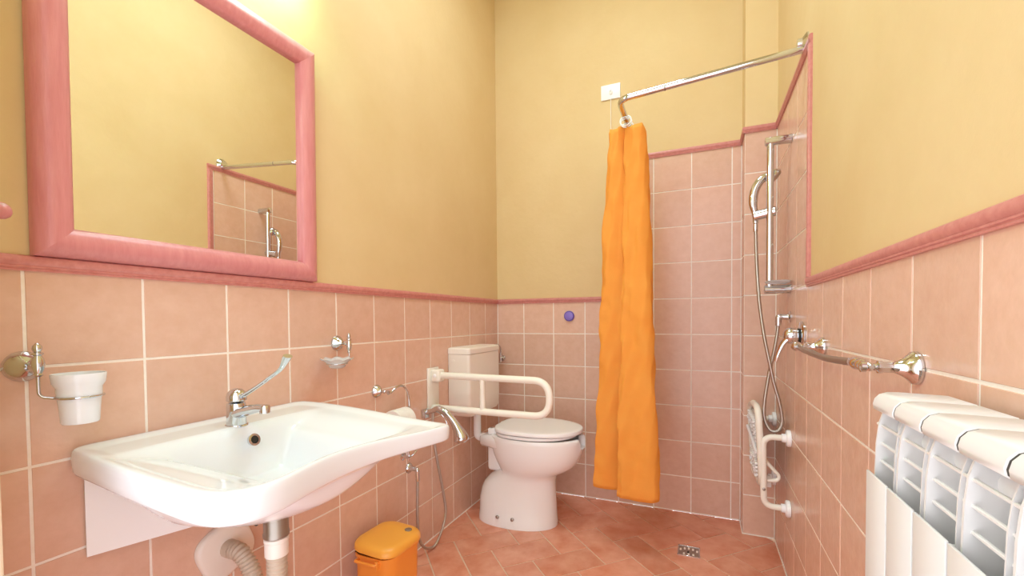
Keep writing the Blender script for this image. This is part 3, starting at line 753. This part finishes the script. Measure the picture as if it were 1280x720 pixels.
n = len(pts); tube(bm, pts, [.0115 + .0065 * sstep(.1, .4, k / n) - .003 * sstep(.6, .9, k / n) for k in range(n)], 16); obj('handle', bm, 'chrome', hs)
bm = BM(); lathe(bm, (1.500, BY + .040, 1.692), (.72, -.1, -.66), [(.012, -.008), (.026, .004), (.034, .016), (.035, .026), (.031, .029)], 28); hh = obj('shower_head', bm, 'chrome', hs)
bm = BM(); lathe(bm, (1.500, BY + .040, 1.692), (.72, -.1, -.66), [(.029, .028), (.028, .0305)], 28); obj('spray_plate', bm, 'grey_metal', hh)
hp = [(1.449, BY + .040, 1.492), (1.449, BY + .036, 1.44), (1.452, BY + .02, 1.30), (1.459, BY - .01, 1.15), (1.474, BY - .025, 1.02), (1.492, BY - .028, .92), (1.512, BY - .02, .82), (1.533, BY - .012, .74), (1.545, BY, .675), (1.541, BY + .005, .635), (1.524, BY + .008, .612), (1.500, BY + .01, .622), (1.482, BY + .012, .67), (1.483, BY + .012, .74), (1.498, BY + .010, .85), (1.514, BY + .008, .94), (1.526, BY + .004, 1.02), (1.529, BY, 1.075)]
ho = thing('shower_hose', 'ribbed metal shower hose hanging in a long twisted loop', 'hose', (1.50, BY, .61))
bm = BM(); corrugated(bm, spline(hp, 12), .0068, .0048, .06); obj('flexible_hose', bm, 'steel', ho, True, 60)
bm = BM(); lathe(bm, (1.4478, BY + .040, 1.452), (.02, 0, 1), [(.006, 0), (.009, .004), (.0095, .03), (.007, .04)], 16); obj('hose_nut', bm, 'chrome', ho)
ol = thing('shower_outlet', 'chrome elbow wall outlet feeding the shower hose', 'wall outlet', (W, BY, 1.09))
bm = BM(); lathe(bm, (W - .0005, BY, 1.091), (-1, 0, 0), [(.024, 0), (.024, .003), (.013, .007), (.0105, .012), (.0105, .036)], 22); obj('outlet_rosette', bm, 'chrome', ol)
bm = BM(); tube(bm, bend([(W - .03, BY, 1.091), (1.529, BY, 1.091), (1.529, BY, 1.055)], .008), .0115, 16); obj('elbow', bm, 'chrome', ol)
mx = thing('shower_mixer', 'chrome concealed shower mixer with lever on the right wall', 'shower mixer', (W, -.75, 1.02))
MY, MZ = -.748, 1.022
bm = BM(); lathe(bm, (W - .0005, MY, MZ), (-1, 0, 0), [(.052, 0), (.052, .003), (.047, .007), (.030, .009)], 36); obj('cover_plate', bm, 'chrome', mx)
bm = BM(); lathe(bm, (W - .008, MY, MZ), (-1, 0, 0), [(.026, 0), (.026, .008)], 28); obj('seal_ring', bm, 'dark', mx)
bm = BM(); lathe(bm, (W - .016, MY, MZ), (-1, 0, 0), [(.027, 0), (.0285, .004), (.0285, .026), (.024, .036), (.014, .042), (.003, .043)], 28); hbm = obj('lever_hub', bm, 'chrome', mx)
bm = BM()
pts = spline([(W - .040, MY, MZ - .006), (W - .058, MY + .002, MZ - .028), (W - .072, MY + .006, MZ - .062), (W - .080, MY + .010, MZ - .095)], 6)
n = len(pts); tube(bm, pts, [.019 - .009 * (k / (n - 1)) for k in range(n)], 14, flat=(.7, 1.25)); obj('lever', bm, 'chrome', mx)

# towel rail
tr_ = thing('towel_rail', 'chrome towel rail with bell-shaped end posts above the radiator', 'towel rail', (W, -1.35, 1.0))
TX = 1.506
for y in (-1.653, -1.05):
    bm = BM(); lathe(bm, (W - .0005, y, 1.0), (-1, 0, 0), [(.028, 0), (.0285, .004), (.027, .008), (.019, .015), (.0125, .024), (.0095, .032), (.0095, .046), (.011, .048), (.011, .054), (.007, .056), (.006, .068), (.010, .071), (.010, .078), (.004, .081)], 32)
    obj('end_post', bm, 'chrome', tr_)
bm = BM()
tube(bm, spline([(TX, -1.560, 1.000), (TX, -1.50, .9965), (TX, -1.35, .991), (TX, -1.15, .994), (TX, -1.03, .999)], 8), .0078, 16); obj('rail_bar', bm, 'grey_metal', tr_)
bm = BM(); lathe(bm, (TX, -1.664, 1.000), (0, 1, 0), [(.004, 0), (.0075, .006), (.006, .014), (.006, .03), (.0095, .034), (.0115, .044), (.0115, .054), (.009, .060), (.011, .066), (.0125, .076), (.0105, .090), (.009, .104)], 20); obj('rail_ornament', bm, 'chrome', tr_)
bm = BM(); lathe(bm, (TX, -1.035, .999), (0, 1, 0), [(.008, 0), (.013, .004), (.015, .014), (.013, .024), (.006, .03), (.001, .031)], 20); obj('rail_end', bm, 'chrome', tr_)

# ------------------------------------------------------------------ folding shower seat
fs = thing('folding_shower_seat', 'white folded-up shower seat on tubular supports in the shower corner', 'shower seat', (W, -.35, .3))
for y in (-.541, -.165):
    bm = BM(); tube(bm, bend([(W - .012, y, .595), (1.474, y, .595), (1.478, y, .305), (W - .012, y, .305)], .065, 10), .0125, 16); obj('support_tube', bm, 'white_enamel', fs)
    for z in (.595, .305):
        bm = BM(); lathe(bm, (W - .0005, y, z), (-1, 0, 0), [(.034, 0), (.034, .010), (.031, .014), (.018, .016), (.0175, .030), (.014, .031)], 26); fl_o = obj('wall_flange', bm, 'white_plastic', fs)
        bm = BM(); lathe(bm, (W - .013, y - .022, z - .012), (-1, 0, 0), [(.004, 0), (.004, .002)], 10); obj('flange_screw', bm, 'grey_metal', fl_o)
# seat frame tube (loop) and the slatted panel, folded flat against the supports
SXc = 1.457
bm = BM(); lp = bend([(SXc, -.35, .70), (SXc, -.535, .712), (SXc + .016, -.535, .375), (SXc + .016, -.19, .375), (SXc, -.19, .662), (SXc, -.35, .70)], .085, 9)
tube(bm, lp, .0135, 14, False); obj('seat_frame', bm, 'white_enamel', fs)
bm = BM(); box(bm, (1.457, -.521, .392), (1.465, -.205, .655), .003, 2)
for k in range(9):                                    # moulded anti-slip ribs
    yy = -.500 + k * .034
    for zz in [.402 + .0155 * q for q in range(16)]:
        if .50 < zz < .575 and k % 2: continue
        x = 1.4475
        box(bm, (x - (random.uniform(.003, .013) if zz < .47 or zz > .585 else .001), yy - .013, zz), (1.458, yy + .013, zz + .009), .002, 1)
for v in bm.verts: v.co.x += .016 * (.735 - v.co.z) / .35
obj('seat_panel', bm, 'white_plastic', fs, True, 40)
bm = BM(); tube(bm, [(1.4515, -.52, .520), (1.449, -.36, .545), (1.447, -.20, .560)], .007, 10); obj('cross_bar', bm, 'white_plastic', fs)
bm = BM(); tube(bm, bend([(1.476, -.525, .500), (1.535, -.525, .432), (1.530, -.525, .412), (1.474, -.525, .404)], .014), .0075, 12); obj('fold_link', bm, 'white_enamel', fs)
bm = BM(); box(bm, (1.488, -.50, .368), (1.512, -.46, .412), .006, 2); obj('buffer_foot', bm, 'white_plastic', fs)
for y, z in ((-.5545, .378), (-.5535, .40)):
    pass
bm = BM(); lathe(bm, (1.477, -.5525, .378), (0, -1, 0), [(.0065, 0), (.0065, .002), (.003, .0035)], 14); obj('pivot_bolt', bm, 'grey_metal', fs)

# ------------------------------------------------------------------ radiator
ra = thing('radiator', 'white aluminium sectional radiator with grilled top on the right wall', 'radiator', (1.52, -1.98, .27))
PIT, Y0 = .0775, -1.787
XF, XB = 1.471, 1.556
cap_prof = [(XB, .9745), (1.500, .9765), (1.487, .976), (1.478, .9725), (1.4725, .966), (1.4705, .958), (1.4715, .951), (1.4745, .949), (1.478, .951), (1.484, .958), (1.50, .961), (XB, .961)]
def extrude_xz(bm, prof, ya, yb):
    loft(bm, [[Vector((x, ya, z)) for x, z in prof], [Vector((x, yb, z)) for x, z in prof]])
proto = []
Ya, Yb = Y0 - PIT, Y0
def rad_part(name, bm, mat='radiator', smooth=True, ang=35):
    o = obj(name, bm, mat, ra, smooth, ang); proto.append(o); return o
bm = BM(); ins = .0014
loft(bm, [[Vector((x + (.004 if i and x < 1.53 else 0) * e, y, z - .0015 * e)) for i, (x, z) in enumerate(cap_prof)] for y, e in ((Ya + ins, 1), (Ya + ins + .002, 0), (Yb - ins - .002, 0), (Yb - ins, 1))])
rad_part('cap', bm, ang=50)
bm = BM(); extrude_xz(bm, [(x if x > 1.53 else x + .0010, z - .0010 if i < 6 else z + .001) for i, (x, z) in enumerate(cap_prof)], Ya - .0019, Ya + .0019); o_ = obj('joint_gasket', bm, 'dark_rubber', ra, False); proto.append(o_)
fin_prof = [(XB, .961), (1.486, .960), (1.482, .950), (1.4765, .930), (1.4735, .90), (1.4725, .86), (1.4725, .83), (1.480, .83), (1.480, .30), (XB, .30)]
bm = BM(); extrude_xz(bm, fin_prof, Yb - .010, Yb - .0065); rad_part('fin', bm, smooth=False)
bm = BM(); extrude_xz(bm, [(x + (.002 if x < 1.5 else 0), z) for x, z in fin_prof], Ya + .0065, Ya + .0085); rad_part('inner_fin', bm, smooth=False)
for z in (.927, .901, .875):
    bm = BM(); box(bm, (1.4785, Ya + .0085, z - .0020), (1.4825, Yb + .007, z + .0020), .001, 1); rad_part('slat', bm)
bm = BM(); box(bm, (1.4640, Ya + .0018, .285), (1.4675, Yb - .0018, .858), .0012, 2); box(bm, (1.4675, (Ya + Yb) / 2 - .002, .30), (1.50, (Ya + Yb) / 2 + .002, .84)); rad_part('front_panel', bm)
bm = BM(); tube(bm, [(1.518, (Ya + Yb) / 2, .29), (1.518, (Ya + Yb) / 2, .965)], .0145, 14); rad_part('water_column', bm)
bm = BM(); box(bm, (1.5525, Ya + .001, .29), (1.5545, Yb - .001, .955)); rad_part('back_panel', bm)
for k in range(1, 5):
    for o in proto:
        c = o.copy(); COL.objects.link(c); c.parent = ra; c.location = o.location + Vector((0, -PIT * k, 0))
for z in (.325, .925):
    bm = BM(); tube(bm, [(1.518, Y0 - PIT * 5 + .004, z), (1.518, Y0 - .012, z)], .021, 18); obj('header_pipe', bm, 'radiator', ra)
for y in (Y0 - PIT * .98, Y0 - PIT * 3.98):
    bm = BM(); box(bm, (1.535, y - .004, .86), (W - .0005, y + .004, .90), .001, 1); obj('wall_bracket', bm, 'white_plastic', ra)

# ------------------------------------------------------------------ bin
bn = thing('waste_bin', 'small orange plastic lidded bin on the floor below the basin', 'bin', (.145, -1.285, 0))
def rr2(x0, x1, ya, yb, z, r, n=6):
    out = []
    for cx_, cy_, a0 in ((x1 - r, ya + r, -pi / 2), (x1 - r, yb - r, 0), (x0 + r, yb - r, pi / 2), (x0 + r, ya + r, pi)):
        for k in range(n + 1):
            a = a0 + pi / 2 * k / n; out.append(Vector((cx_ + r * cos(a), cy_ + r * sin(a), z)))
    return out
bx0, bx1, by0, by1 = .050, .232, -1.385, -1.180
bm = BM()
rg = [rr2(bx0 + .022, bx1 - .022, by0 + .022, by1 - .022, .001, .035), rr2(bx0 + .018, bx1 - .018, by0 + .018, by1 - .018, .006, .038), rr2(bx0 + .006, bx1 - .006, by0 + .006, by1 - .006, .225, .045), rr2(bx0, bx1, by0, by1, .228, .048), rr2(bx0, bx1, by0, by1, .240, .048), rr2(bx0 + .004, bx1 - .004, by0 + .004, by1 - .004, .240, .045), rr2(bx0 + .008, bx1 - .008, by0 + .008, by1 - .008, .10, .04)]
loft(bm, rg); obj('bin_body', bm, 'orange_plastic', bn, True, 40)
bm = BM(); box(bm, (bx0 + .015, by0 + .012, .236), (bx1 - .02, by1 - .02, .243)); obj('dark_opening', bm, 'dark', bn, False)
bm = BM()
rg = [rr2(bx0 - .002, bx1 + .004, by0 - .003, by1 + .008, .246, .055), rr2(bx0 - .004, bx1 + .006, by0 - .006, by1 + .010, .250, .057), rr2(bx0 - .003, bx1 + .005, by0 - .004, by1 + .009, .264, .056), rr2(bx0 + .004, bx1 - .003, by0 + .006, by1 + .002, .274, .052), rr2(bx0 + .018, bx1 - .017, by0 + .024, by1 - .012, .279, .045), rr2(bx0 + .05, bx1 - .05, by0 + .06, by1 - .05, .281, .03)]
for r in rg:
    for p in r: p.z += 0.055 * (-(p.x - .145)) + 0.02 * (-(p.y + 1.285))
loft(bm, rg); obj('bin_lid', bm, 'orange_lid', bn, True, 40)
bm = BM(); lathe(bm, (.190, -1.222, .2755), (.02, .02, 1), [(.014, 0), (.014, .003), (.011, .0045), (.007, .0035), (.002, .003)], 20); obj('lid_button', bm, 'grey_metal', bn)
bm = BM(); tube(bm, bend([(bx0 + .04, by0 + .004, .222), (bx0 + .04, by0 - .018, .226), (bx1 - .05, by0 - .018, .226), (bx1 - .05, by0 + .004, .222)], .012), .0055, 10); box(bm, (bx1 - .058, by0 - .012, .205), (bx1 - .046, by0 + .006, .236), .002, 1); obj('handle', bm, 'orange_plastic', bn)

# ------------------------------------------------------------------ floor drain
dr = thing('floor_drain', 'square steel floor drain with slotted grate in the terracotta floor', 'drain', (1.185, -.436, 0))
dx0, dx1, dy0, dy1 = 1.137, 1.233, -.484, -.389
bm = BM()
for lo, hi in (((dx0, dy0, -.003), (dx0 + .005, dy1, .0022)), ((dx1 - .005, dy0, -.003), (dx1, dy1, .0022)), ((dx0, dy0, -.003), (dx1, dy0 + .005, .0022)), ((dx0, dy1 - .005, -.003), (dx1, dy1, .0022))): box(bm, lo, hi, .0006, 1)
obj('drain_frame', bm, 'chrome', dr)
bm = BM(); box(bm, (dx0 + .004, dy0 + .004, -.003), (dx1 - .004, dy1 - .004, .0008)); gp_ = obj('grate', bm, 'grey_metal', dr, False)
cxd, cyd = (dx0 + dx1) / 2, (dy0 + dy1) / 2
for k in range(9):
    if k < 8:
        a = pi * k / 7 if k < 5 else 0
        px, py = ((-.036 + .018 * k, .006 + .018 * sin(pi * k / 4)) if k < 5 else (-.020 + .020 * (k - 5), -.030))
    else:
        px, py = -.002, -.012
    bm = BM(); box(bm, (cxd + px - .0042, cyd + py - .009, .0004), (cxd + px + .0042, cyd + py + .009, .0012), .001, 1)
    obj('grate_slot', bm, 'dark' if k == 8 else 'cream_plastic', gp_, False)

# ------------------------------------------------------------------ coat peg at the left edge
cp = thing('coat_peg', 'red wooden coat peg on the left wall at the photo edge', 'coat peg', (0, -2.236, 1.30))
bm = BM(); lathe(bm, (-D, -2.236, 1.280), (1, 0, 0), [(.022, 0), (.022, .006), (.012, .010)], 20); obj('peg_base', bm, 'red_wood', cp)
bm = BM(); tube(bm, spline([(.004, -2.236, 1.280), (.05, -2.236, 1.281), (.085, -2.234, 1.286), (.108, -2.233, 1.289)], 6), [.009] * 12 + [.011, .0135, .0155, .0155, .014, .011, .004], 14); obj('peg', bm, 'frame', cp)

# ------------------------------------------------------------------ mirror lamp and an added ceiling fill light (above the frame)
ml = thing('mirror_lamp', 'fluorescent wall lamp mounted above the mirror, just out of the frame', 'lamp', (0, -1.80, 2.22))
bm = BM(); box(bm, (-D, -2.10, 2.235), (.05, -1.52, 2.275), .004, 2); obj('lamp_housing', bm, 'white_plastic', ml)
bm = BM(); tube(bm, [(.06, -2.07, 2.222), (.06, -1.55, 2.222)], .012, 14); obj('tube', bm, 'tube_glow', ml)
cg = thing('ceiling_lamp', 'round white ceiling lamp in the middle of the ceiling', 'lamp', (.80, -1.15, H))  # fixture added to carry overhead fill light, out of view
bm = BM(); lathe(bm, (.80, -1.15, H - .0005), (0, 0, -1), [(.20, 0), (.20, .03), (.19, .035)], 36); obj('lamp_base', bm, 'white_plastic', cg)
bm = BM(); lathe(bm, (.80, -1.15, H - .034), (0, 0, -1), [(.185, 0), (.185, .03), (.16, .055), (.09, .068), (.01, .07)], 36); obj('diffuser', bm, 'diffuser_glow', cg)
area('ceiling_lamp_light', (.80, -1.15, H - .115), (0, 0, 0), .5, .5, CEIL_FILL_POWER, (.76, .97, 1.10))  # cool fill added from overhead to even out the room
